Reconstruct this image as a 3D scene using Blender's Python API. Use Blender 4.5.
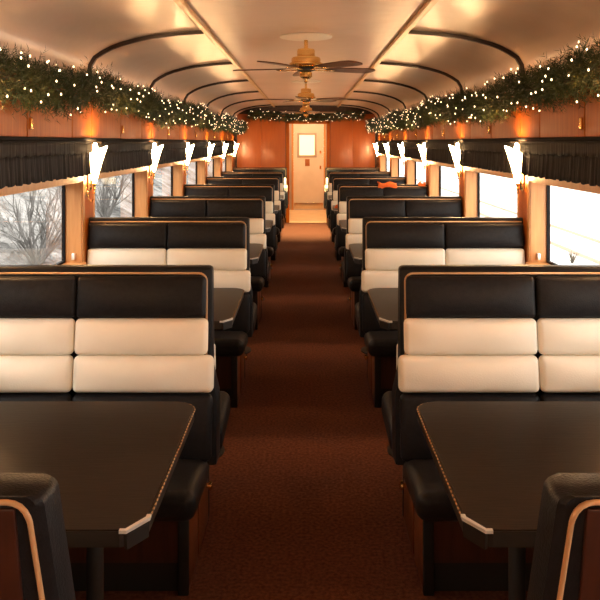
import bpy, bmesh, math, random
from mathutils import Vector, Matrix, noise
R = random.Random(7)
for o in list(bpy.data.objects): bpy.data.objects.remove(o)
SC = bpy.context.scene; COL = SC.collection
P = 1.8           # metres from one booth to the next
E = 1.56          # eye height
# ---------------------------------------------------------------- camera
cam = bpy.data.cameras.new('camera'); camo = bpy.data.objects.new('camera', cam); COL.objects.link(camo)
camo.location = (0, 0, E); camo.rotation_euler = (math.pi/2, 0, 0)
cam.sensor_width = 36; cam.lens = 740/600*36; cam.shift_x = -6/600; cam.shift_y = -158/600
cam.clip_start = 0.05; cam.clip_end = 300
SC.camera = camo
# ---------------------------------------------------------------- world, exposure
W = bpy.data.worlds.new('overcast_sky'); SC.world = W; W.use_nodes = True
bg = W.node_tree.nodes['Background']; bg.inputs[0].default_value = (1.0, .96, .90, 1); bg.inputs[1].default_value = 6.0
SC.view_settings.view_transform = 'Standard'; SC.view_settings.look = 'None'
SC.view_settings.gamma = 1; SC.view_settings.use_curve_mapping = False
SC.view_settings.exposure = 0.12
SCONCE_GLOW = 95.0; BULB_GLOW = 5.0; VEST_W = 330.0
SX = 1.36         # half width, face of the piers
GX = 1.46         # plane of the glass
SILL, HEAD = .82, 1.33
PIERS = [k + .555 for k in range(-4, 8)]; NP = len(PIERS)
PH = .066         # half width of a pier, in booths
C0, C1 = -3.9, 7.95

# ---------------------------------------------------------------- materials
def mat(name, col, rough=.5, metal=0, emit=None, es=0, spec=None, coat=0):
    m = bpy.data.materials.new(name); m.use_nodes = True
    b = m.node_tree.nodes['Principled BSDF']
    b.inputs['Base Color'].default_value = (*col, 1); b.inputs['Roughness'].default_value = rough
    b.inputs['Metallic'].default_value = metal
    if emit: b.inputs['Emission Color'].default_value = (*emit, 1); b.inputs['Emission Strength'].default_value = es
    if spec is not None: b.inputs['Specular IOR Level'].default_value = spec
    if coat: b.inputs['Coat Weight'].default_value = coat; b.inputs['Coat Roughness'].default_value = .12
    return m
def N(m, t): return m.node_tree.nodes.new(t)
def L(m, a, b): m.node_tree.links.new(a, b)
def noisy(m, c1, c2, scale=(1, 1, 1), nscale=5, detail=6, bump=0, bscale=None, lo=.3, hi=.7, dist=.02):
    b = m.node_tree.nodes['Principled BSDF']
    tc = N(m, 'ShaderNodeTexCoord'); mp = N(m, 'ShaderNodeMapping'); mp.inputs['Scale'].default_value = scale
    n = N(m, 'ShaderNodeTexNoise'); n.inputs['Scale'].default_value = nscale; n.inputs['Detail'].default_value = detail
    r = N(m, 'ShaderNodeValToRGB')
    r.color_ramp.elements[0].position = lo; r.color_ramp.elements[0].color = (*c1, 1)
    r.color_ramp.elements[1].position = hi; r.color_ramp.elements[1].color = (*c2, 1)
    L(m, tc.outputs['Object'], mp.inputs[0]); L(m, mp.outputs[0], n.inputs['Vector'])
    L(m, n.outputs['Fac'], r.inputs[0]); L(m, r.outputs[0], b.inputs['Base Color'])
    if bump:
        n2 = N(m, 'ShaderNodeTexNoise'); n2.inputs['Scale'].default_value = bscale or nscale; n2.inputs['Detail'].default_value = 3
        L(m, mp.outputs[0], n2.inputs['Vector'])
        bp = N(m, 'ShaderNodeBump'); bp.inputs['Strength'].default_value = bump; bp.inputs['Distance'].default_value = dist
        L(m, n2.outputs['Fac'], bp.inputs['Height']); L(m, bp.outputs[0], b.inputs['Normal'])
    return m
M = {}
M['vinyl'] = noisy(mat('charcoal_vinyl', (.02, .019, .02), .42, spec=.14), (.009, .0085, .0098), (.015, .014, .0158), nscale=60, bump=.25, bscale=260, dist=.004)
M['cream'] = noisy(mat('cream_vinyl', (.8, .68, .52), .42), (.83, .75, .62), (.89, .82, .70), nscale=6, bump=.12, bscale=180, dist=.004)
M['piping'] = mat('tan_piping', (.52, .30, .15), .35)
M['wood'] = noisy(mat('varnished_wood', (.4, .13, .03), .42, spec=.2), (.32, .066, .005), (.50, .125, .009), (22, 22, 1.4), 3, bump=.04, lo=.25, hi=.75)
M['bulk'] = noisy(mat('bulkhead_wood', (.4, .11, .02), .33, coat=.15), (.34, .072, .005), (.41, .092, .008), (9, 9, .9), 3, bump=.05, lo=.25, hi=.75)
M['jamb'] = noisy(mat('light_oak', (.6, .3, .1), .38), (.50, .20, .055), (.64, .31, .10), (18, 18, 1.5), 3, lo=.25, hi=.75)
M['darkwood'] = noisy(mat('dark_stained_wood', (.09, .025, .01), .4), (.030, .008, .0035), (.060, .016, .007), (18, 18, 1.4), 3)
M['cabinet'] = noisy(mat('cabinet_wood', (.3, .08, .02), .35), (.13, .030, .008), (.22, .055, .014), (18, 18, 1.4), 3)
M['black'] = mat('matt_black', (.008, .007, .007), .6)
M['rib'] = mat('dark_bronze_rib', (.035, .016, .008), .35)
M['gold'] = mat('brass', (.95, .62, .24), .25, 1)
M['moulding'] = noisy(mat('golden_moulding', (.6, .33, .11), .3), (.52, .28, .09), (.7, .42, .16), (2, 2, 2), 4)
M['chrome'] = mat('chrome', (.85, .82, .80), .3, .55)
M['curtain'] = noisy(mat('black_curtain_cloth', (.02, .018, .018), .85), (.006, .0055, .0055), (.026, .023, .022), (60, 60, 3), 1.5, bump=.3)
M['rod'] = mat('curtain_rail_black', (.006, .005, .005), .75, spec=.2)
M['carpet'] = noisy(mat('maroon_carpet', (.11, .03, .018), .95, spec=.15), (.085, .027, .015), (.20, .072, .040), nscale=70, detail=8, bump=.7, bscale=240, dist=.01)
M['ceil'] = noisy(mat('satin_ceiling', (.70, .50, .36), .30), (.64, .47, .355), (.72, .53, .41), nscale=2, bump=.10, bscale=2.2, dist=.12)
M['table'] = noisy(mat('dark_table_laminate', (.03, .018, .01), .28, spec=.17), (.010, .0065, .0045), (.024, .016, .011), (3, 40, 3), 5, bump=.03)
M['edge'] = mat('table_edge', (.015, .011, .009), .4)
def dotted():
    m = mat('beaded_edge', (.6, .35, .15), .4); b = m.node_tree.nodes['Principled BSDF']
    tc = N(m, 'ShaderNodeTexCoord'); w = N(m, 'ShaderNodeTexWave'); w.bands_direction = 'Y'; w.inputs['Scale'].default_value = 16
    r = N(m, 'ShaderNodeValToRGB'); r.color_ramp.elements[0].position = .4; r.color_ramp.elements[0].color = (.03, .015, .008, 1)
    r.color_ramp.elements[1].position = .6; r.color_ramp.elements[1].color = (.5, .3, .14, 1)
    L(m, tc.outputs['Object'], w.inputs['Vector']); L(m, w.outputs['Fac'], r.inputs[0]); L(m, r.outputs[0], b.inputs['Base Color'])
    return m
M['dots'] = dotted()
M['lead'] = mat('warm_glowing_glass', (1, .8, .5), .3, emit=(1.0, .585, .255), es=SCONCE_GLOW)
M['flame'] = mat('glowing_bulb', (1, .9, .7), .3, emit=(1.0, .68, .36), es=SCONCE_GLOW*1.2)
M['fairy'] = mat('fairy_light_bulb', (1, .9, .75), .3, emit=(1.0, .72, .42), es=BULB_GLOW)
M['wire'] = mat('green_wire', (.01, .03, .01), .6)
M['needle'] = noisy(mat('pine_needles', (.03, .07, .02), .6), (.008, .022, .006), (.065, .080, .018), nscale=9, detail=2)
M['twig'] = mat('brown_twig', (.06, .03, .015), .8)
M['white'] = mat('white_enamel', (.85, .78, .66), .4)
M['blade'] = noisy(mat('fan_blade_wood', (.10, .04, .02), .4), (.08, .03, .014), (.15, .06, .03), (4, 30, 4), 3)
M['door'] = noisy(mat('painted_door', (.56, .47, .38), .45), (.62, .55, .46), (.68, .61, .52), nscale=4)
M['doorframe'] = mat('door_trim_paint', (.42, .34, .27), .45)
M['glow_floor'] = noisy(mat('vestibule_floor_glow', (.6, .4, .22), .4), (.66, .46, .25), (.76, .56, .34), nscale=5)  # golden light on the vestibule floor, put into a pale tan colour
M['steel'] = mat('kick_plate_steel', (.8, .72, .6), .22, 1)
M['litglass'] = mat('lit_door_glass', (.9, .8, .6), .4, emit=(1, .80, .52), es=.95)
M['plaque'] = mat('brown_plaque', (.33, .11, .03), .4)
M['snow'] = noisy(mat('snow', (.9, .88, .86), .8), (.80, .79, .78), (.93, .92, .90), nscale=.6, bump=.3, bscale=2, dist=.2)
M['scrub'] = noisy(mat('snowy_scrub_hillside', (.4, .38, .36), .9), (.035, .033, .032), (.26, .25, .245), nscale=1.6, detail=12, bump=1, bscale=5, lo=.33, hi=.66, dist=.3)
M['rail'] = mat('rusty_rail', (.36, .26, .19), .6)
M['brush'] = noisy(mat('frosted_branches', (.3, .27, .24), .9), (.09, .082, .078), (.27, .26, .255), nscale=3)
M['orange'] = noisy(mat('orange_cloth', (.75, .17, .02), .8), (.50, .085, .008), (.66, .14, .015), nscale=30)
M['weed'] = mat('dry_weed', (.03, .022, .015), .8)
def glass():
    m = bpy.data.materials.new('window_glass'); m.use_nodes = True; nt = m.node_tree; nt.nodes.clear()
    out = nt.nodes.new('ShaderNodeOutputMaterial'); mx = nt.nodes.new('ShaderNodeMixShader')
    t = nt.nodes.new('ShaderNodeBsdfTransparent'); g = nt.nodes.new('ShaderNodeBsdfGlossy'); g.inputs['Roughness'].default_value = .02
    fr = nt.nodes.new('ShaderNodeFresnel'); fr.inputs[0].default_value = 1.45
    t.inputs[0].default_value = (.96, .97, .96, 1)
    ge = nt.nodes.new('ShaderNodeNewGeometry'); mu = nt.nodes.new('ShaderNodeMath'); mu.operation = 'MULTIPLY'
    iv = nt.nodes.new('ShaderNodeMath'); iv.operation = 'SUBTRACT'; iv.inputs[0].default_value = 1
    nt.links.new(ge.outputs['Backfacing'], iv.inputs[1]); nt.links.new(iv.outputs[0], mu.inputs[1]); nt.links.new(fr.outputs[0], mu.inputs[0])
    nt.links.new(mu.outputs[0], mx.inputs[0]); nt.links.new(t.outputs[0], mx.inputs[1]); nt.links.new(g.outputs[0], mx.inputs[2])
    nt.links.new(mx.outputs[0], out.inputs[0]); return m
M['glass'] = glass()

# ---------------------------------------------------------------- mesh helpers
class MB:
    def __init__(s, T=None): s.v = []; s.f = []; s.mi = []; s.T = T
    def add(s, vs, fs, mi=0):
        n = len(s.v)
        for p in vs:
            p = Vector(p); s.v.append(s.T(p) if s.T else p)
        for f in fs: s.f.append([i+n for i in f]); s.mi.append(mi)
        return s
    def box(s, x0, x1, y0, y1, z0, z1, mi=0):
        v = [(x, y, z) for x in (x0, x1) for y in (y0, y1) for z in (z0, z1)]
        return s.add(v, [(0, 1, 3, 2), (4, 6, 7, 5), (0, 4, 5, 1), (2, 3, 7, 6), (0, 2, 6, 4), (1, 5, 7, 3)], mi)
    def rbox(s, x0, x1, y0, y1, z0, z1, r=.01, bulge=None, k=2, mid=1, mi=0, fn=None):
        """box with rounded edges; bulge = (axis, sign, amount)"""
        c = Vector(((x0+x1)/2, (y0+y1)/2, (z0+z1)/2)); h = Vector((abs(x1-x0)/2, abs(y1-y0)/2, abs(z1-z0)/2))
        r = min(r, *(q*.99 for q in h)); ax = []
        for i in range(3):
            a = [-(h[i]-r) - r*math.tan(math.pi/4*(k-j)/k) for j in range(k)]
            m = [-(h[i]-r) + 2*(h[i]-r)*j/mid for j in range(mid+1)]
            ax.append(a + m + [-q for q in reversed(a)])
        idx = {}; vs = []; fs = []
        n = [len(a) for a in ax]
        def vid(i, j, l):
            key = (i, j, l)
            if key not in idx:
                p = Vector((ax[0][i], ax[1][j], ax[2][l]))
                q = Vector([max(-(h[t]-r), min(h[t]-r, p[t])) for t in range(3)])
                d = p-q
                if d.length > 1e-9: p = q + d.normalized()*r
                if bulge:
                    b, sg, am = bulge; o = [t for t in range(3) if t != b]
                    if p[b]*sg > 0: p[b] += sg*am*(1-abs(p[o[0]]/h[o[0]])**4)*(1-(p[o[1]]/h[o[1]])**2)
                p += c
                if fn: p = Vector(fn(p))
                idx[key] = len(vs); vs.append(p)
            return idx[key]
        for a in range(3):
            o1, o2 = [t for t in range(3) if t != a]
            for e in (0, n[a]-1):
                for i in range(n[o1]-1):
                    for j in range(n[o2]-1):
                        q = []
                        for (di, dj) in ((0, 0), (1, 0), (1, 1), (0, 1)):
                            t = [0, 0, 0]; t[a] = e; t[o1] = i+di; t[o2] = j+dj; q.append(vid(*t))
                        fs.append(q)
        return s.add(vs, fs, mi)
    def tube(s, pts, r, n=8, cap=True, mi=0):
        pts = [Vector(p) for p in pts]; rr = r if isinstance(r, (list, tuple)) else [r]*len(pts)
        vs = []; fs = []; up = None
        for i, p in enumerate(pts):
            t = (pts[min(i+1, len(pts)-1)]-pts[max(i-1, 0)]).normalized()
            if up is None: up = Vector((0, 0, 1)) if abs(t.z) < .9 else Vector((1, 0, 0))
            a = t.cross(up)
            if a.length < 1e-5: a = t.orthogonal()
            a.normalize(); b = a.cross(t).normalized(); up = b
            for j in range(n):
                w = 2*math.pi*j/n; vs.append(p + a*math.cos(w)*rr[i] + b*math.sin(w)*rr[i])
        for i in range(len(pts)-1):
            for j in range(n): fs.append((i*n+j, i*n+(j+1) % n, (i+1)*n+(j+1) % n, (i+1)*n+j))
        if cap: fs += [tuple(range(n)), tuple(range((len(pts)-1)*n, len(pts)*n))]
        return s.add(vs, fs, mi)
    def lathe(s, prof, c=(0, 0, 0), n=24, mi=0, close=True):
        vs = []; fs = []; c = Vector(c)
        for (r, z) in prof:
            for j in range(n): w = 2*math.pi*j/n; vs.append(c+Vector((r*math.cos(w), r*math.sin(w), z)))
        for i in range(len(prof)-1):
            for j in range(n): fs.append((i*n+j, i*n+(j+1) % n, (i+1)*n+(j+1) % n, (i+1)*n+j))
        if close: fs += [tuple(range(n)), tuple(range((len(prof)-1)*n, len(prof)*n))]
        return s.add(vs, fs, mi)
    def prism(s, poly, z0, z1, mi=0, bev=0):
        n = len(poly); rings = [(0, z0), (0, z1)]
        vs = [(x, y, z) for _, z in rings for (x, y) in poly]
        fs = [tuple(range(n)), tuple(range(n, 2*n))] + [(i, (i+1) % n, n+(i+1) % n, n+i) for i in range(n)]
        return s.add(vs, fs, mi)
    def build(s, name, m, parent=None, smooth=False, loc=None, normals=True):
        me = bpy.data.meshes.new(name); me.from_pydata([tuple(v) for v in s.v], [], s.f)
        for q in (m if isinstance(m, (list, tuple)) else [m]): me.materials.append(M[q])
        if any(s.mi): me.polygons.foreach_set('material_index', s.mi)
        if normals:
            bm = bmesh.new(); bm.from_mesh(me); bmesh.ops.recalc_face_normals(bm, faces=bm.faces); bm.to_mesh(me); bm.free()
        if smooth:
            me.polygons.foreach_set('use_smooth', [True]*len(me.polygons))
            if smooth == 'auto': me.set_sharp_from_angle(angle=math.radians(40))
        me.update()
        o = bpy.data.objects.new(name, me); COL.objects.link(o)
        if parent: o.parent = parent
        if loc: o.location = loc
        return o
def empty(name, loc, rz=0):
    o = bpy.data.objects.new(name, None); COL.objects.link(o); o.location = loc; o.rotation_euler.z = rz; o.empty_display_size = .1
    return o
def tag(o, label, cat, group=None, kind=None):
    o['label'] = label; o['category'] = cat
    if group: o['group'] = group
    if kind: o['kind'] = kind
    return o
def struct(o): o['kind'] = 'structure'; return o
def copy_tree(o, parent=None):
    c = o.copy(); COL.objects.link(c)
    if parent: c.parent = parent
    for ch in list(o.children): copy_tree(ch, c)
    return c
ORD = ['first', 'second', 'third', 'fourth', 'fifth', 'sixth', 'seventh', 'eighth']
SIDE = {-1: 'left', 1: 'right'}
VC1 = 9.42        # far door

# ---------------------------------------------------------------- shell
struct(MB().box(-1.55, 1.55, C0*P-.1, (VC1+.3)*P, -.05, 0).build('floor', 'carpet'))
prof = [(SX-.001, 1.90), (SX-.003, 1.99), (SX-.012, 2.045), (1.318, 2.095), (1.27, 2.128), (1.21, 2.160), (1.148, 2.183), (1.06, 2.207), (.963, 2.227), (.80, 2.246), (.60, 2.258)]
def arch(pr, y0, y1, ny, t=.03):
    mb = MB(); n = len(pr); vs = []; fs = []
    for i in range(ny+1):
        y = y0+(y1-y0)*i/ny
        for (x, z) in pr: vs.append((x, y, z))
        for (x, z) in pr: vs.append((x, y, z+t))
    for i in range(ny):
        a = i*2*n; b = (i+1)*2*n
        for j in range(n-1):
            fs.append((a+j, a+j+1, b+j+1, b+j)); fs.append((a+n+j, b+n+j, b+n+j+1, a+n+j+1))
        fs.append((a, b, b+n, a+n)); fs.append((a+n-1, a+2*n-1, b+2*n-1, b+n-1))
    for a in (0, ny*2*n):
        for j in range(n-1): fs.append((a+j, a+n+j, a+n+j+1, a+j+1))
    return mb.add(vs, fs)
full = [(-x, z) for x, z in prof] + [(-.3, 2.268), (0, 2.272), (.3, 2.268)] + [(x, z) for x, z in reversed(prof)]
struct(arch(full, C0*P, (VC1+.25)*P, 40).build('ceiling', 'ceil', smooth=True))
n = 1
for k in PIERS:                                   # dark ribs across the coves, on the pier lines
    for s in (-1, 1):
        pr = [(s*(SX-.004), 1.94)]+[(s*x, z-.004) for x, z in prof[1:]]
        pr[-1] = (s*.637, 2.2535)
        mb = MB()
        path = [Vector((x, k*P, z)) for x, z in pr]
        vs = []; fs = []
        for i, p in enumerate(path):
            t = (path[min(i+1, len(path)-1)]-path[max(i-1, 0)]).normalized(); nn = Vector((t.z, 0, -t.x)) * (1 if s < 0 else -1)
            if nn.z > 0: nn = -nn
            for dy, dn in ((-.02, 0), (-.014, .022), (.014, .022), (.02, 0)): vs.append(p+Vector((0, dy, 0))+nn*dn)
        for i in range(len(path)-1):
            for j in range(4): fs.append((i*4+j, i*4+(j+1) % 4, i*4+4+(j+1) % 4, i*4+4+j))
        fs += [(0, 1, 2, 3), tuple(range(len(vs)-4, len(vs)))]
        struct(mb.add(vs, fs).build('trim_%d' % n, 'rib')); n += 1
for s in (-1, 1):                                 # golden mouldings along the centre panel
    mb = MB()
    mb.rbox(s*.595, s*.636, C0*P, C1*P, 2.232, 2.256, .008)
    struct(mb.build('trim_%d' % n, 'moulding', smooth='auto')); n += 1

for s in (-1, 1):
    w = MB(); T = lambda p, s=s: Vector((s*p.x, p.y, p.z))
    w.T = T
    w.box(SX, GX+.012, C0*P, (VC1+.25)*P, 0, SILL)
    w.box(SX, GX+.012, C0*P, (VC1+.25)*P, HEAD+.001, 1.97)
    for i, c in enumerate(PIERS):
        w.box(SX, GX+.012, (c-PH)*P, (c+PH)*P, SILL, HEAD+.001)
    w.box(SX, GX+.012, C0*P, (PIERS[0]-PH)*P, SILL, HEAD+.001)
    w.box(SX, GX+.012, (PIERS[-1]+PH)*P, (VC1+.25)*P, SILL, HEAD+.001)
    wall = struct(w.build('wall_'+SIDE[s], 'darkwood'))
    # pier facings and overhead panels with a thin dark joint between them
    for i, c in enumerate(PIERS):
        m = MB(T); m.rbox(SX-.012, SX, (c-PH)*P+.02, (c+PH)*P-.02, SILL-.1, 1.575, .004); m.build('pier_panel', 'wood', wall, smooth='auto')
        spans = [(c-.195, c+.02, False)]
        if i < len(PIERS)-1:
            spans += [(c+.02, c+.425, False), (c+.425, c+.805, True)]
        for (a, b, latch) in spans:
            m = MB(T); m.rbox(SX-.018, SX, a*P+.006, b*P-.006, 1.585, 1.895, .004)
            pn = m.build('overhead_panel', 'wood', wall, smooth='auto')
            if latch:
                m = MB(T); m.rbox(SX-.034, SX-.017, a*P+.02, a*P+.035, 1.62, 1.68, .005)
                m.build('latch', 'gold', pn, smooth=True)
    m = MB(T); m.rbox(SX-.03, SX, C0*P, C1*P, 1.565, 1.585, .005); struct(m.build('trim_%d' % n, 'rod')); n += 1
    # windows
    for k in range(len(PIERS)-1):
        a = (PIERS[k]+PH)*P; b = (PIERS[k+1]-PH)*P
        m = MB(T)
        m.box(SX-.004, GX+.012, a, a+.012, SILL, HEAD)            # near lining
        m.box(SX-.004, GX+.012, b-.012, b, SILL, HEAD)            # far lining, faces the camera
        m.box(SX-.004, GX+.012, a, b, HEAD-.012, HEAD)
        m.rbox(SX-.03, GX+.012, a-.01, b+.01, SILL-.02, SILL+.012, .006)
        m.rbox(SX-.014, SX+.004, b-.006, b+.032, SILL, 1.36, .004)  # casings
        m.rbox(SX-.014, SX+.004, a-.032, a+.006, SILL, 1.36, .004)
        m.rbox(SX-.014, SX+.004, a-.03, b+.03, HEAD-.006, HEAD+.05, .004)
        wn = struct(m.build('window_%d' % (k+1 if s < 0 else k+NP), 'jamb'))
        g = MB(T); g.box(GX, GX+.006, a+.012, b-.012, SILL+.012, HEAD-.012); g.build('pane', 'glass', wn)
        f = MB(T)
        for (y0, y1, z0, z1) in ((a+.012, a+.024, SILL, HEAD), (b-.024, b-.012, SILL, HEAD), (a, b, SILL+.01, SILL+.026), (a, b, HEAD-.026, HEAD-.012)):
            f.box(GX-.008, GX+.012, y0, y1, z0, z1)
        f.build('glazing_gasket', 'rod', wn)
        c = MB(T); y = b-.03
        c.rbox(SX+.03, SX+.05, y-.006, y+.02, SILL+.03, SILL+.07, .005); c.build('window_latch', 'chrome', wn, smooth=True)

# end wall behind the camera
struct(MB().box(-1.5, 1.5, C0*P-.06, C0*P, 0, 2.35).build('wall_back', 'bulk'))
# ---------------------------------------------------------------- bulkhead and far door
yb = C1*P
OL, OR_, OT = -.335, .41, 1.93
b = MB()
b.box(-1.45, OL, yb, yb+.07, 0, 2.3); b.box(OR_, 1.45, yb, yb+.07, 0, 2.3); b.box(OL, OR_, yb, yb+.07, OT, 2.3)
bw = struct(b.build('wall_far', 'darkwood'))
for (a, c) in ((-1.33, OL-.06), (OR_+.06, 1.33)):
    mid = (a+c)/2 - .0
    for (q, r) in ((a, mid-.001), (mid+.001, c)):
        MB().rbox(q, r, yb-.014, yb, .12, 2.1, .003).build('bulkhead_panel', 'bulk', bw, smooth='auto')
for (a, c) in ((OL-.05, OL+.012), (OR_-.012, OR_+.05)):
    MB().rbox(a, c, yb-.03, yb+.09, 0, OT+.04, .008).build('door_casing', 'wood', bw, smooth='auto')
MB().rbox(OL-.05, OR_+.05, yb-.03, yb+.09, OT-.02, OT+.05, .008).build('door_casing', 'wood', bw, smooth='auto')
yd = VC1*P
v = MB()
v.box(-.62, -.56, yb+.09, yd, 0, 2.25); v.box(.66, .72, yb+.09, yd, 0, 2.25)
struct(v.build('wall_vestibule', 'jamb'))
v = MB(); v.box(-.62, -.30, yd, yd+.05, 0, 2.3); v.box(.42, .72, yd, yd+.05, 0, 2.3); v.box(-.30, .42, yd, yd+.05, 2.0, 2.3)
ew = struct(v.build('wall_end', 'doorframe'))
for (a, c) in ((-.33, -.285), (.405, .45)): MB().rbox(a, c, yd-.02, yd, 0, 2.03, .005).build('door_casing', 'jamb', ew)
d = MB(); DX = .06
wz0, wz1, wx0, wx1 = 1.24, 1.74, -.17, .215
d.box(-.285, wx0, yd, yd+.04, .01, 1.99); d.box(wx1, .405, yd, yd+.04, .01, 1.99)
d.box(wx0, wx1, yd, yd+.04, .01, wz0); d.box(wx0, wx1, yd, yd+.04, wz1, 1.99)
dr = struct(d.build('door_1', 'door'))
f = MB()
for (a, c, z0, z1) in ((wx0-.03, wx0+.02, wz0-.03, wz1+.03), (wx1-.02, wx1+.03, wz0-.03, wz1+.03), (wx0, wx1, wz0-.03, wz0+.02), (wx0, wx1, wz1-.02, wz1+.03)):
    f.rbox(a, c, yd-.018, yd+.002, z0, z1, .005)
f.build('window_frame', 'doorframe', dr, smooth='auto')
MB().box(wx0, wx1, yd+.015, yd+.022, wz0, wz1).build('pane', 'litglass', dr)
MB().rbox(-.02, .085, yd-.012, yd, 1.01, 1.17, .006).build('plaque', 'plaque', dr, smooth='auto')
h = MB(); h.rbox(.31, .345, yd-.03, yd, 1.30, 1.36, .008); h.rbox(.31, .345, yd-.03, yd, .94, 1.02, .008)
h.build('door_lock', 'gold', dr, smooth='auto')
MB().rbox(-.27, .39, yd-.01, yd, .03, .17, .004).build('kick_plate', 'steel', dr, smooth='auto')
# ceiling dome lamp added to brighten the vestibule floor and door
vl = empty('added_ceiling_lamp', (.05, (C1+.75)*P, 2.268)); tag(vl, 'added round frosted ceiling lamp in the vestibule before the far door', 'lamp')
MB().lathe([(.13, 0), (.13, -.02), (.11, -.03)]).build('lamp_base', 'gold', vl, smooth='auto')
M['dome'] = mat('added_lamp_glow', (1, .9, .7), .4, emit=(1, .74, .40), es=VEST_W)
MB().lathe([(.108, -.025), (.10, -.055), (.075, -.08), (.04, -.095), (.005, -.10)]).build('dome_shade', 'dome', vl, smooth=True)

dl = empty('added_fill_light', (.03, 7.15*P, 2.268)); tag(dl, 'added brass fill light in the ceiling just before the far wall', 'lamp')  # added fitting and spot that brighten the aisle floor before the bulkhead
MB().lathe([(.045, .002), (.06, 0), (.06, -.006), (.045, -.008), (.042, -.004)], close=False).build('trim_ring', 'gold', dl, smooth='auto')
MB().lathe([(0, -.001), (.042, -.001), (.042, -.004), (0, -.005)]).build('lens', 'dome', dl)
sl = bpy.data.lights.new('fill_spot', 'SPOT'); sl.energy = 900; sl.color = (1, .80, .38); sl.spot_size = math.radians(78); sl.spot_blend = .9; sl.shadow_soft_size = .04
so = bpy.data.objects.new('fill_spot', sl); COL.objects.link(so); so.parent = dl; so.location = (0, 0, -.02); so.rotation_euler.x = math.radians(4)
struct(MB().box(-.56, .66, yb, yd, 0, .006).build('floor_vestibule', 'glow_floor'))  # thin sheet over the carpet with the glow in its colour

# ---------------------------------------------------------------- the land outside
def terrain(name, m, x0, x1, y0, y1, nx, ny, h):
    vs = []; fs = []
    for i in range(nx+1):
        for j in range(ny+1):
            x = x0+(x1-x0)*i/nx; y = y0+(y1-y0)*j/ny; vs.append((x, y, h(x, y)))
    for i in range(nx):
        for j in range(ny): a = i*(ny+1)+j; fs.append((a, a+1, a+ny+2, a+ny+1))
    return struct(MB().add(vs, fs).build(name, m, smooth=True))
terrain('ground_right', 'snow', 0, 80, -30, 120, 40, 60, lambda x, y: -1.2 + (.25*noise.noise(Vector((x*.2, y*.2, 0))) if x > 10 else 0))
def hill(x, y):
    d = max(0, -x-2.6)
    return -1.2 + min(7, d*.55) + .30*min(1, d)*noise.noise(Vector((x*.6, y*.6, 3))) + .12*min(1, d)*noise.noise(Vector((x*2, y*2, 9)))
terrain('ground_left', 'scrub', 0, -30, -20, 70, 90, 180, hill)
tr = empty('railway_track', (7.3, 20, -1.2)); tag(tr, 'pair of rusty rails half buried in snow outside the right windows', 'railway track')
for dx in (-.68, .7):
    m = MB(); m.box(dx-.035, dx+.035, -30, 60, 0, .03); m.box(dx-.02, dx+.02, -30, 60, .03, .09); m.build('rail', 'rail', tr)
def bush(x, y, h, seed, n=12):
    rr = random.Random(seed); m = MB(); z = hill(x, y)
    def grow(p, d, l, r, lev):
        pts = [p]; q = p
        for i in range(4):
            d = (d+Vector((rr.uniform(-.25, .25), rr.uniform(-.25, .25), rr.uniform(-.08, .15)))).normalized(); q = q+d*l/4; pts.append(q)
        m.tube(pts, [r*(1-.18*i) for i in range(5)], 4)
        if lev:
            for _ in range(4):
                t = rr.randint(1, 4); grow(pts[t], (d+Vector((rr.uniform(-.8, .8), rr.uniform(-.8, .8), rr.uniform(-.2, .6)))).normalized(), l*.6, r*.5, lev-1)
    for i in range(n):
        w = rr.uniform(0, 6.28); grow(Vector((0, 0, -.05)), Vector((math.cos(w)*.5, math.sin(w)*.5, 1)).normalized(), h*rr.uniform(.6, 1), .022*h, 2)
    return m.build('bare_bush', 'brush', loc=(x, y, z), normals=False)
bl = [('bare frosted bush on the slope seen through the nearest left window', -4.3, 6.3), ('leafless bush behind the nearer one, through the nearest left window', -5.6, 9.6),
      ('frosted bush on the slope seen through the second left window', -4.2, 11.5), ('leafless bush on the slope seen through the third left window', -4.6, 17.0)]
for i, (lb, x, y) in enumerate(bl): tag(bush(x, y, 1.3, 20+i), lb, 'bush', 'bare bushes on the slope outside')
m = MB()
for i in range(16):
    w = R.uniform(0, 6.28); t = R.uniform(.1, .5); m.tube([(0, 0, -.02), (math.cos(w)*t*.2, math.sin(w)*t*.2, .13), (math.cos(w)*t*.45, math.sin(w)*t*.45, R.uniform(.22, .30))], [.012, .01, .004], 4)
tag(m.build('dry_weed', 'weed', loc=(6.05, 16.8, -1.2)), 'small dark dry weed in the snow outside the nearest right window', 'weed')

# ---------------------------------------------------------------- booth benches
UW = 1.345
BX = .85
def bT(s):
    return lambda p: Vector((s*(p.x-BX), p.y, p.z))
END = False
def edge_u(z):                                   # aisle end of the back frame; it widens downwards
    if END: return .348 - .020*max(0, min(1, (1.09-z)/.3))
    return .351 - .020*max(0, min(1, (.70-z)/.09))
def frame_mesh(s, single):
    m = MB(bT(s)); zs = [.36, .5, .61, .65, .70, .8, .95, 1.03, 1.074, 1.081, 1.086, 1.0895]; ru = .016
    vs = []; fs = []
    rings = []
    for z in zs:
        cu = 0 if z < 1.074 else ru-math.sqrt(max(0, ru*ru-(z-1.074)**2))
        t = .029 + .037*(1.09-z)/.7
        if z > 1.08: t -= (z-1.08)*.9
        if single: ya, yb_ = -.036+.20*(1.09-z), .036+.20*(1.09-z)
        else: ya, yb_ = -t, t
        u0 = edge_u(z)+cu; u1 = UW
        e = .012
        rings.append([(u0+e, ya, z), (u1, ya, z), (u1, yb_, z), (u0+e, yb_, z), (u0+.003, yb_-e*.6, z), (u0, (ya+yb_)/2, z), (u0+.003, ya+e*.6, z)])
    n = len(rings[0])
    for r in rings: vs += r
    for i in range(len(rings)-1):
        for j in range(n): fs.append((i*n+j, i*n+(j+1) % n, (i+1)*n+(j+1) % n, (i+1)*n+j))
    fs += [tuple(range(n)), tuple(range(len(vs)-n, len(vs)))]
    return m.add(vs, fs)
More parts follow.
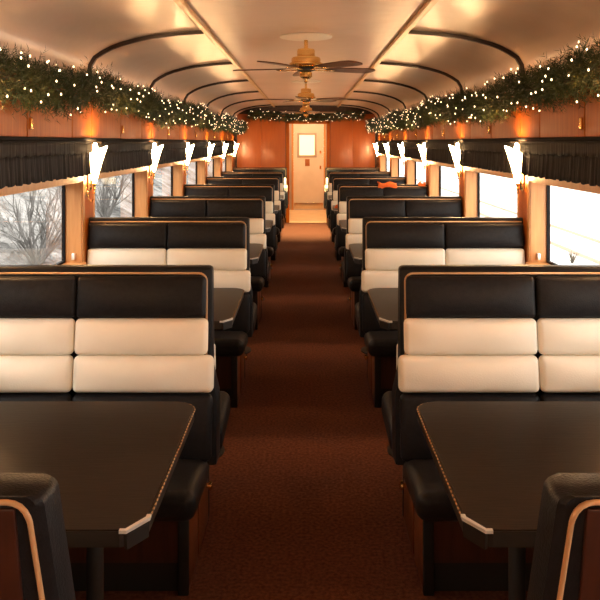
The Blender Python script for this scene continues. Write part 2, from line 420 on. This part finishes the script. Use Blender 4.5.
def piping_pts(yf, ztop=1.066, zb=.66, u0=.022, low=None):
    pts = [];
    for i in range(7): z = zb+(ztop-.03-zb)*i/6; pts.append((edge_u(z)+u0, yf(z), z))
    for i in range(1, 6):
        w = math.pi/2*i/5; uc = edge_u(1.03)+u0+.03; pts.append((uc-.03*math.cos(w), yf(ztop), ztop-.03+.03*math.sin(w)))
    pts.append((UW-.01, yf(ztop), ztop)); return pts
def yfront(z): return -(.031+.037*(1.09-z)/.7)    # face of the frame towards the camera
SEAM = .855
def cushion(m, u0, u1, z0, z1, dirn, t, mi=0, bul=.016, r=.022):
    # a roll on the leaning backrest; dirn -1 towards the camera
    def fn(p):
        return (p.x, p.y + dirn*(.085*(1.06-p.z)/.65), p.z)
    ys = (dirn*.030, dirn*(.030+t))
    m.rbox(u0, u1, min(ys), max(ys), z0, z1, r, bulge=(1, dirn, bul), k=3, mid=8, fn=fn, mi=mi)
ROWS = [(.908, 1.058, .372, 'head_cushion', 'vinyl', .034), (.776, .906, .362, 'back_cushion', 'cream', .040),
        (.644, .775, .338, 'back_cushion', 'cream', .046), (.405, .640, .342, 'lower_back_cushion', 'vinyl', .046)]
def seat_mesh(s, dirn, front, back=.10, ui=.352, zt=.412):
    m = MB(bT(s))
    def fn(p):
        f = (abs(p.y)-back)/(front-back)
        return (p.x - .004*f, p.y, p.z + .045*f)
    ys = sorted((dirn*back, dirn*front))
    for (a, b) in ((ui, SEAM-.001), (SEAM+.001, UW-.003)):
        m.rbox(a, b, ys[0], ys[1], .315, zt, .038, bulge=(2, 1, .012), k=4, mid=6, fn=fn)
    return m
def base_parts(s, root, sides):
    m = MB(bT(s)); ya, yb_ = (-.275, .275) if sides == 2 else (-.02, .275)
    m.box(.415, UW, ya+.03, yb_-.03, 0, .11); m.build('toe_kick', 'black', root)
    m = MB(bT(s)); m.box(.42, UW, ya+.008, yb_-.008, .11, .335); m.build('cabinet_front', 'darkwood', root)  # dark wood, with the shade under the table put into its colour
    m = MB(bT(s))
    m.rbox(.405, .421, ya+.018, -.045 if sides == 2 else .02, 0, .335, .003); m.rbox(.405, .421, -.01 if sides == 2 else .05, yb_-.018, 0, .335, .003)
    m.build('side_panel', 'cabinet', root, smooth='auto')
    m = MB(bT(s)); m.box(.409, .421, -.046 if sides == 2 else .018, -.008 if sides == 2 else .052, 0, .335); m.build('divider_strip', 'black', root)
    m = MB(bT(s)); m.rbox(.403, .44, yb_-.02, yb_, 0, .335, .004); m.build('corner_post', 'black', root, smooth='auto')
    if sides == 2: m = MB(bT(s)); m.rbox(.403, .44, ya, ya+.02, 0, .335, .004); m.build('corner_post', 'black', root, smooth='auto')
    m = MB(bT(s))
    pts = [(.405, .20, .16), (.398, .20, .16), (.393, .20, .16), (.385, .20, .16), (.381, .20, .16)]
    m.tube(pts, [.009, .009, .019, .018, .008], 14)
    m.build('knob', 'gold', root, smooth='auto')
def make_bench(s):
    root = empty('booth_bench', (s*BX, 0, 0))
    frame_mesh(s, False).build('back_frame', 'vinyl', root, smooth='auto')
    MB(bT(s)).tube(piping_pts(yfront), .0045, 6).build('piping', 'piping', root, smooth=True)
    MB(bT(s)).tube(piping_pts(lambda z: -yfront(z)), .0045, 6).build('piping', 'piping', root, smooth=True)
    for (z0, z1, u0, nm, mt, t) in ROWS:
        for (a, b) in ((u0, SEAM-.001), (SEAM+.001, UW-.004)):
            m = MB(bT(s)); cushion(m, a, b, z0, z1, -1, t); m.build(nm, mt, root, smooth=True)
    m = MB(bT(s))
    for (z0, z1, u0, nm, mt, t) in ROWS:
        u0 = max(u0, .356)
        for (a, b) in ((u0, SEAM-.001), (SEAM+.001, UW-.004)): cushion(m, a, b, z0, z1, 1, t, 0 if mt == 'vinyl' else 1)
    m.build('rear_backrest', ['vinyl', 'cream'], root, smooth=True)
    seat_mesh(s, -1, .500).build('seat', 'vinyl', root, smooth=True)
    seat_mesh(s, 1, .445, .10, .333, .43).build('seat', 'vinyl', root, smooth=True)
    base_parts(s, root, 2)
    return root
def make_end_bench(s):                           # the nearest one turns its wooden back to the camera
    root = empty('booth_bench', (s*BX, 0, 0))
    frame_mesh(s, True).build('back_frame', 'vinyl', root, smooth='auto')
    yf = lambda z: -.038+.20*(1.09-z)
    MB(bT(s)).tube(piping_pts(yf, ztop=1.083, zb=.40), .0040, 8).build('piping', 'piping', root, smooth=True)
    m = MB(bT(s)); m.rbox(.386, UW-.006, -.041, -.034, .40, 1.074, .003, k=2, mid=4, fn=lambda p: (p.x, p.y+.20*(1.09-p.z), p.z))
    m.build('back_panel', 'darkwood', root, smooth='auto')
    m = MB(bT(s))
    for (z0, z1, u0, nm, mt, t) in ROWS:
        for (a, b) in ((u0, SEAM-.001), (SEAM+.001, UW-.004)):
            m.rbox(a, b, .03, .05+t*.4, z0, z1, .02, bulge=(1, 1, .014), k=3, mid=8, fn=lambda p: (p.x, p.y+.20*(1.09-p.z), p.z), mi=0 if mt == 'vinyl' else 1)
    m.build('rear_backrest', ['vinyl', 'cream'], root, smooth=True)
    seat_mesh(s, 1, .445, .17).build('seat', 'vinyl', root, smooth=True)
    base_parts(s, root, 1)
    return root
BC = .5645
WHERE = ['', 'nearest row', 'second row back', 'third row back',
         'fourth row back', 'fifth row back', 'sixth row back', 'last row before far wall']
for s in (-1, 1):
    END = True; e = make_end_bench(s); e.location.y = BC*P; END = False
    if s > 0: e.location.x -= .014
    tag(e, 'dark wooden bench back with black rim and tan piping, bottom %s corner' % SIDE[s], 'bench', 'booth benches along the aisle')
    pr = make_bench(s)
    for k in range(1, 8):
        o = pr if k == 1 else copy_tree(pr)
        o.location.y = (BC+k)*P
        tag(o, 'black and cream booth bench facing camera %s of aisle, %s' % (SIDE[s], WHERE[k]), 'bench', 'booth benches along the aisle')

# ---------------------------------------------------------------- tables
def arcpts(cx, cy, r, a0, a1, n=8):
    return [(cx+r*math.cos(a0+(a1-a0)*i/n), cy+r*math.sin(a0+(a1-a0)*i/n)) for i in range(n+1)]
TZ = .75; TU = .340
Y0, Y1 = -.385, .385
def make_table(s):
    root = empty('booth_table', (s*.55, 0, 0))
    T = lambda p: Vector((s*(p.x-.55), p.y, p.z))
    u1 = SX-.006
    def poly(ins=0):
        a = TU+ins; y0 = Y0+ins; y1 = Y1-ins
        pts = [(u1, y0), (u1, y1)]
        pts += arcpts(a+.07, y1-.07, .07, math.pi/2, math.pi)
        pts += [(a, y0+.062), (a+.004, y0+.052), (a+.036, y0+.006), (a+.05, y0)]
        return pts
    m = MB(T); m.prism(poly(.003), TZ-.003, TZ)
    top = m.build('tabletop', 'table', root)
    m = MB(T); m.prism(poly(0), TZ-.036, TZ-.003); m.build('table_edge', 'edge', root)
    m = MB(T)
    pts = [(x, y, TZ-.005) for x, y in poly(-.0015)[1:]]
    m.tube(pts[1:-4]+[pts[-4]], .0024, 6); m.build('beaded_edge', 'dots', top, smooth=True)
    m = MB(T); m.T = T
    q = [(TU-.004, Y0+.066), (TU-.004, Y0+.052), (TU+.034, Y0-.003), (TU+.050, Y0-.003), (TU+.050, Y0+.006), (TU+.038, Y0+.006), (TU+.006, Y0+.055), (TU+.006, Y0+.066)]
    m.prism(q, TZ-.006, TZ+.001)
    m.build('corner_guard', 'chrome', root)
    m = MB(T)
    m.prism([(TU-.002, Y0+.05), (TU+.033, Y0-.002), (TU+.040, Y0+.004), (TU+.004, Y0+.057)], TZ-.04, TZ-.010); m.build('corner_bumper', 'edge', root)
    m = MB(T); m.rbox(.44, .80, -.05, .05, TZ-.062, TZ-.036, .006); m.rbox(.53, .57, -.28, .28, TZ-.062, TZ-.037, .006); m.build('support_bracket', 'black', root, smooth='auto')
    m = MB(T); m.tube([(.55, 0, .02), (.55, 0, TZ-.055)], .022, 16); m.build('leg', 'black', root, smooth='auto')
    m = MB(T); m.lathe([(.0, 0), (.14, 0), (.14, .008), (.05, .018), (.03, .035), (.0, .035)], (.55, 0, 0)); m.build('foot_plate', 'black', root, smooth='auto')
    m = MB(T); m.rbox(SX-.03, SX-.001, -.2, .2, TZ-.09, TZ-.037, .004); m.build('wall_bracket', 'black', root)
    return root
for s in (-1, 1):
    pr = make_table(s)
    for k in range(7):
        o = pr if k == 0 else copy_tree(pr)
        o.location.y = (1.0715+k)*P
        wh = ['nearest and fully in view', 'second from the camera', 'third from the camera', 'fourth from the camera', 'fifth from the camera', 'sixth from the camera', 'farthest, before the last bench row'][k]
        tag(o, 'dark brown booth table %s of aisle with rounded corners, %s' % (SIDE[s], wh), 'table', 'booth tables along the aisle')

# ---------------------------------------------------------------- window valances
def make_valance(s, a, b):
    root = empty('curtain_valance', (s*SX, (a+b)/2, 1.36)); y0 = a-(a+b)/2; y1 = -y0
    T = lambda p: Vector((s*(p.x-SX), p.y, p.z-1.36))
    def cloth(name, x, z0, z1, amp, nz, seed, flare):
        m = MB(T); rr = random.Random(seed); n = 260; vs = []; fs = []
        ph = [rr.uniform(0, 6.28) for _ in range(6)]
        for side in (0, 1):
            for i in range(n+1):
                y = y0+(y1-y0)*i/n
                f = math.sin(y*150+2*math.sin(y*11+ph[0])+ph[1])*.6+math.sin(y*87+ph[2]+2*math.sin(y*7))*.5+math.sin(y*260+ph[3])*.25
                for j in range(nz+1):
                    t = j/nz; z = z1+(z0-z1)*t
                    if j == nz: z += .004*math.sin(y*60+ph[4])
                    vs.append((x-amp*(.35+.65*t)*f-flare*t+(.006 if side else 0), y, z))
        q = (n+1)*(nz+1)
        for i in range(n):
            for j in range(nz):
                k = i*(nz+1)+j; fs.append((k, k+1, k+nz+2, k+nz+1)); fs.append((q+k, q+k+nz+1, q+k+nz+2, q+k+1))
            k = i*(nz+1); fs.append((k, k+nz+1, q+k+nz+1, q+k)); k += nz; fs.append((k, q+k, q+k+nz+1, k+nz+1))
        return m.add(vs, fs).build(name, 'curtain', root, smooth=True)
    cloth('ruffled_skirt', SX-.045, 1.362, 1.50, .008, 4, 3, .006)
    cloth('header_band', SX-.060, 1.492, 1.560, .0018, 3, 5, 0)
    m = MB(T); m.rbox(SX-.066, SX-.0005, y0, y1, 1.555, 1.5645, .003); m.build('curtain_rail', 'rod', root)
    return root
for s in (-1, 1):
    pr = None
    for k in range(2, 8):
        a = (k-.445+PH)*P-.035; b = (k+.555-PH)*P+.02
        if pr is None: pr = make_valance(s, a, b); o = pr
        else: o = copy_tree(pr); o.location.y = (a+b)/2
        i = k-2
        tag(o, 'black ruffled curtain valance above the %s-hand window, %s' % (SIDE[s], ['nearest and largest, running out of frame', 'second from the camera', 'third from the camera', 'fourth from the camera', 'fifth from the camera', 'last before far wall'][i]), 'curtain valance', 'window valances')

# ---------------------------------------------------------------- wall sconces
def make_sconce(s):
    root = empty('wall_sconce', (s*(SX-.012), 0, 1.27))
    T = lambda p: Vector((s*(p.x-(SX-.012)), p.y, p.z-1.27))
    m = MB(T); m.rbox(SX-.022, SX-.0125, -.035, .035, 1.26, 1.545, .006)
    m.build('back_plate', 'gold', root, smooth='auto')
    m = MB(T); X = SX-.045                       # flared lily shade, its lip drawn out over the aisle
    vs = []; fs = []; n = 20; H = [0, .04, .09, .14, .19, .235]
    for side in (0, 1):
        for i, h in enumerate(H):
            t = h/.235; r = .009+.036*t**.85 - (.0035 if side else 0)
            for j in range(n):
                w = 2*math.pi*j/n; lip = max(0, -math.cos(w))
                x = X - .014*t + min(r*math.cos(w), .030) - .022*t*t*lip**2
                z = 1.300 + h*(.74 + .26*lip**1.5 ) if t > .5 else 1.300+h*(1-.0*t)
                if t > .5: z = 1.300 + h - (t-.5)*2*.035*(1-lip)
                vs.append((x, r*math.sin(w)*1.15, z))
    nn = n*len(H)
    for side in (0, 1):
        for i in range(len(H)-1):
            for j in range(n):
                k = side*nn+i*n; fs.append((k+j, k+(j+1) % n, k+n+(j+1) % n, k+n+j))
    k = (len(H)-1)*n
    for j in range(n): fs.append((k+j, k+(j+1) % n, nn+k+(j+1) % n, nn+k+j)); fs.append((j, nn+j, nn+(j+1) % n, (j+1) % n))
    m.add(vs, fs).build('glass_shade', 'lead', root, smooth=True)
    m = MB(T); m.lathe([(0, 0), (.012, .003), (.015, .03), (.015, .07), (.009, .088), (0, .092)], (SX-.050, 0, 1.463), n=12); m.build('bulb', 'flame', root, smooth=True)
    m = MB(T); m.lathe([(0, -.062), (.005, -.058), (.007, -.05), (.003, -.044), (.006, -.036), (.010, -.022), (.006, -.014), (.011, -.004), (.013, .006), (.007, .012)], (X, 0, 1.296), n=12); m.build('finial', 'gold', root, smooth=True)
    return root
for s in (-1, 1):
    pr = make_sconce(s)
    for i, k in enumerate(range(-3, 8)):
        o = pr if i == 0 else copy_tree(pr)
        o.location.y = (k+.555)*P
        nm = ['behind the camera, farthest', 'behind the camera, second farthest', 'just behind the camera', 'beside the camera, out of picture', 'beside the first booth, out of picture', 'nearest one in the photo', 'second from the camera', 'third from the camera', 'fourth from the camera', 'fifth from the camera', 'last before the far wall'][i]
        tag(o, 'glowing flame-shaped glass sconce on %s wall, %s' % (SIDE[s], nm), 'wall lamp', 'wall sconces')

# coat hooks on the pier left of each sconce
m = MB()
m.tube([(0, 0, .06), (.012, 0, .055), (.016, 0, .02), (.022, 0, 0), (.036, 0, -.004), (.044, 0, .012)], .0045, 8)
m.rbox(-.001, .004, -.012, .012, .03, .085, .002)
hk = m.build('coat_hook', 'gold', smooth='auto')
for i, k in enumerate((3, 4, 5)):
    o = hk if i == 0 else hk.copy()
    if i: COL.objects.link(o)
    o.location = (-(SX-.013), (k-.445-PH)*P+.045, 1.20)
    tag(o, 'small brass coat hook on left wall post below the %s' % ['nearest sconce', 'second sconce', 'third sconce'][i], 'hook', 'coat hooks')

# ---------------------------------------------------------------- ceiling fans
def make_fan():
    root = empty('ceiling_fan', (0, 0, 2.272))
    MB().lathe([(0, .0), (.17, .0), (.176, -.004), (.176, -.010), (.16, -.014), (0, -.016)], n=40).build('ceiling_rose', 'white', root, smooth='auto')
    MB().tube([(0, 0, -.028), (0, 0, -.20)], .013, 12).build('downrod', 'gold', root, smooth=True)
    MB().lathe([(.03, -.085), (.055, -.09), (.06, -.10), (.06, -.135), (.072, -.14), (.092, -.146), (.098, -.155), (.098, -.178), (.112, -.184), (.112, -.196), (.085, -.21), (.05, -.215)], n=32).build('motor_housing', 'gold', root, smooth='auto')
    MB().lathe([(.05, -.215), (.062, -.218), (.062, -.232), (.04, -.238)], n=24).build('flywheel', 'black', root, smooth='auto')
    MB().lathe([(.036, -.238), (.042, -.25), (.042, -.275), (.030, -.285), (.014, -.29), (.010, -.30), (.014, -.306), (.008, -.314), (0, -.316)], n=24).build('switch_cup', 'gold', root, smooth='auto')
    for a in (22, 94, 166, 238, 310):
        w = math.radians(a); q = Matrix.Rotation(w, 4, 'Z')
        T = lambda p, q=q: q @ p
        m = MB(T); vs = []; prof_ = [(.15, .038), (.19, .052), (.30, .062), (.42, .068), (.48, .060), (.505, .035)]
        for (r, h) in prof_:
            for sg in (-1, 1):
                for dz in (0, .007): vs.append((r, sg*h, -.222-sg*h*.12+dz))
        fs = []
        for i in range(len(prof_)-1):
            k = i*4; fs += [(k, k+2, k+6, k+4), (k+1, k+5, k+7, k+3), (k, k+4, k+5, k+1), (k+2, k+3, k+7, k+6)]
        fs += [(0, 1, 3, 2), (20, 22, 23, 21)]
        bl_ = m.add(vs, fs).build('fan_blade', 'blade', root)
        m = MB(T); m.rbox(.05, .19, -.014, .014, -.232, -.226, .003); m.rbox(.14, .20, -.035, .035, -.231, -.227, .002); m.build('blade_bracket', 'gold', bl_, smooth='auto')
    return root
pr = make_fan()
for i, c in enumerate((2.76, 4.80, 6.84)):
    o = pr if i == 0 else copy_tree(pr)
    o.location.y = c*P; o.rotation_euler.z = math.radians((0, 25, 50)[i])
    tag(o, 'brass ceiling fan with dark wooden blades and white rose, %s' % ['nearest of the three', 'middle of the three', 'farthest of the three'][i], 'ceiling fan', 'ceiling fans down the middle')

# ---------------------------------------------------------------- garlands with fairy lights
def rad(t, seed): return .112 + .030*noise.noise(Vector((t*1.1, seed, 0))) + .022*noise.noise(Vector((t*3.1, seed, 4)))
def garland(path, t0, t1, dens, seed, label, right, maxr=1.0):
    rr = random.Random(seed); vs = []; fs = []
    root = empty('pine_garland', path(t0)); org = path(t0)
    nspr = int((t1-t0)*dens)
    for i in range(nspr):
        t = t0+(t1-t0)*rr.random(); c = path(t); ax = (path(t+.02)-path(t-.02)).normalized()
        a1 = ax.cross(Vector((0, 0, 1))).normalized(); a2 = a1.cross(ax)
        w = rr.uniform(0, 6.28); ra = rad(t, seed)*maxr
        od = a1*math.cos(w)+a2*math.sin(w)
        d = (od*.8 + ax*rr.uniform(-.9, .9) + Vector((0, 0, rr.uniform(-.15, .3)))).normalized()
        p0 = c+od*ra*rr.uniform(.1, .45); ln = ra*rr.uniform(.55, .95)
        if maxr > .9 and rr.random() < .05: ln *= 1.35
        s1 = d.orthogonal().normalized(); s2 = d.cross(s1)
        for q in range(13):
            u = q/12; b = p0+d*ln*u; wv = q*2.4+rr.uniform(-.3, .3)
            nd = (d*.75+(s1*math.cos(wv)+s2*math.sin(wv))*.8).normalized(); nl = rr.uniform(.028, .046)*(1.1-.4*u)
            sd = nd.cross(Vector((rr.uniform(-1, 1), rr.uniform(-1, 1), rr.uniform(-1, 1)))).normalized()*.0021
            k = len(vs); vs += [b-sd-org, b+sd-org, b+nd*nl-org]; fs.append((k, k+1, k+2))
    # keep the needles inside the car
    lim = SX-.022
    ylim = C1*P-.025
    vs = [Vector((max(-lim-org.x, min(lim-org.x, v.x)), min(v.y, ylim-org.y), min(v.z, ceil_z(v.x+org.x)-.006-org.z))) for v in vs]
    if maxr > .9 or True:
        vs = [Vector((v.x, v.y, v.z)) for v in vs]
    m = MB(); m.v = vs; m.f = fs; m.mi = [0]*len(fs)
    f = m.build('pine_needles', 'needle', root, normals=False); f['kind'] = 'stuff'
    n = int((t1-t0)/.08); m = MB(); m.tube([path(t0+(t1-t0)*i/n)-org for i in range(n+1)], .012, 6); m.build('stem', 'twig', root)
    tag(root, label, 'garland', 'pine garlands')
    return root
def ceil_z(x):
    x = abs(x); pz = prof
    if x >= pz[1][0]: return pz[1][1]
    for i in range(1, len(pz)-1):
        if pz[i+1][0] <= x: f = (x-pz[i+1][0])/(pz[i][0]-pz[i+1][0]); return pz[i+1][1]+f*(pz[i][1]-pz[i+1][1])
    return 2.258
def side_path(s):
    return lambda t: Vector((s*(1.225+.015*math.sin(t*2.3+s)), t, 1.838+.025*math.sin(t*1.9+s*1.3)+.015*math.sin(t*4.7)))
def lights(root, path, t0, t1, per_m, seed, maxr=1.0, face=None):
    rr = random.Random(seed+50); org = root.location.copy()
    n = int((t1-t0)*per_m); pts = []
    for i in range(n):
        t = t0+(t1-t0)*(i+.5+rr.uniform(-.3, .3))/n; c = path(t); ax = (path(t+.02)-path(t-.02)).normalized()
        w = face(rr)                              # direction round the stem
        a1 = ax.cross(Vector((0, 0, 1))).normalized(); a2 = a1.cross(ax)
        od = a1*math.cos(w)+a2*math.sin(w); ra = rad(t, seed)*maxr*rr.uniform(.95, 1.2)
        p = c+od*ra; p.x = max(-SX+.03, min(SX-.03, p.x)); p.z = min(p.z, ceil_z(p.x)-.015)
        pts.append(p-org)
    m = MB(); wp = []
    for i, p in enumerate(pts):
        c = path(t0+(t1-t0)*(i+.5)/n)-org
        wp += [p, p.lerp(c, .25)]
    m.tube(wp, .0016, 4); m.build('light_wire', 'wire', root)
    b = MB(); b.lathe([(0, -.005), (.0030, -.003), (.0038, 0), (.0030, .004), (0, .007)], n=8)
    first = None
    for p in pts[:100]:
        if first is None: first = b.build('light_bulb', 'fairy', root, smooth=True); first.location = p
        else: o = first.copy(); COL.objects.link(o); o.parent = root; o.location = p
    if len(pts) > 100:
        m = MB()
        for p in pts[100:]: m.lathe([(0, -.005), (.0030, -.003), (.0038, 0), (.0030, .004), (0, .007)], p, n=6)
        o = m.build('light_bulbs', 'fairy', root, smooth=True); o['kind'] = 'stuff'
for s in (-1, 1):
    pth = side_path(s)
    g = garland(pth, 1.35*P, C1*P-.12, 560, 11+s, 'thick green pine garland with tiny lights along the top of the %s wall' % SIDE[s], s)
    # a1 = ax x up = +x ; the visible side looks to the aisle and towards the camera
    fc = (lambda rr: rr.uniform(-1.35, 1.35)) if s < 0 else (lambda rr: math.pi+rr.uniform(-1.35, 1.35))
    lights(g, pth, 1.4*P, C1*P-.15, 19, 11+s, face=fc)
FACE = 0.0
def cross_path(t): return Vector((t, C1*P-.12, 2.07-.035*math.cos(t*2.2)-.02*abs(t)))
g = garland(cross_path, -1.12, 1.12, 620, 31, 'pine garland with tiny lights across the far wall above the doorway', 0, .9)
lights(g, cross_path, -1.1, 1.1, 30, 31, 1.12, face=lambda rr: FACE+rr.uniform(-.9, .9))

# ---------------------------------------------------------------- orange cloths on the benches
def cloth(x, y, z, w, drop, back, label, seed, top=.078):
    rr = random.Random(seed); m = MB(); nu, nv = 16, 20; vs = []; fs = []
    L_ = drop+top+back
    for th in (0, .004):
        for i in range(nu+1):
            u = i/nu
            for j in range(nv+1):
                d = L_*j/nv; f = .010*math.sin(u*13+seed)+.006*math.sin(u*29)
                dd = drop*(1+.35*math.sin(u*5+seed))
                if d < drop: yy, zz = -top/2-.004-abs(f)*.8*(1-d/drop)-.010*(1-d/drop), -(drop-d)*(dd/drop)
                elif d < drop+top: yy, zz = -top/2+(d-drop), .002+.022*math.sin(math.pi*(d-drop)/top)*(.5+.5*math.sin(u*9+seed))
                else: yy, zz = top/2+.004+abs(f)*.6, -(d-drop-top)
                vs.append(((u-.5)*w*(1+.08*math.sin(j*.7)), yy-(th if d < drop else 0)+(th if d > drop+top else 0), zz+(th if drop <= d <= drop+top else 0)))
    q = (nu+1)*(nv+1)
    for i in range(nu):
        for j in range(nv):
            k = i*(nv+1)+j; fs.append((k, k+1, k+nv+2, k+nv+1)); fs.append((q+k, q+k+nv+1, q+k+nv+2, q+k+1))
        k = i*(nv+1); fs.append((k, k+nv+1, q+k+nv+1, q+k)); k += nv; fs.append((k, q+k, q+k+nv+1, k+nv+1))
    for i in (0, nu):
        for j in range(nv): k = i*(nv+1)+j; fs.append((k, q+k, q+k+1, k+1))
    tag(m.add(vs, fs).build('orange_cloth', 'orange', smooth=True, loc=(x, y, z)), label, 'cloth', 'orange cloths on the benches')
cloth(.90, (BC+4)*P, 1.094, .20, .045, .05, 'orange cloth draped over the middle of the fourth right bench back', 2)
cloth(1.28, (BC+4)*P, 1.094, .08, .02, .03, 'small orange cloth at window end of the fourth right bench back', 5)

m = MB(); n = 12; vs = []; fs = []
for th in (0, .003):
    for i in range(n+1):
        for j in range(n+1):
            x, y = (i/n-.5), (j/n-.5); vs.append((x*.09*(1-.25*abs(y)), y*.16, .004+th+.030*max(0, 1-3.4*(x*x+y*y))*(1+.6*math.sin(x*17+3*y)*math.cos(y*13))))
q = (n+1)**2
for i in range(n):
    for j in range(n): k = i*(n+1)+j; fs += [(k, k+1, k+n+2, k+n+1), (q+k, q+k+n+1, q+k+n+2, q+k+1)]
    for (a, b) in ((i*(n+1), (i+1)*(n+1)), (i*(n+1)+n, (i+1)*(n+1)+n), (i, i+1), (n*(n+1)+i, n*(n+1)+i+1)): fs.append((a, b, q+b, q+a))
tag(m.add(vs, fs).build('orange_napkin', 'orange', smooth=True, loc=(.395, 5.0715*P, TZ-.003)), 'small crumpled orange napkin on aisle corner of the fifth right table', 'napkin')
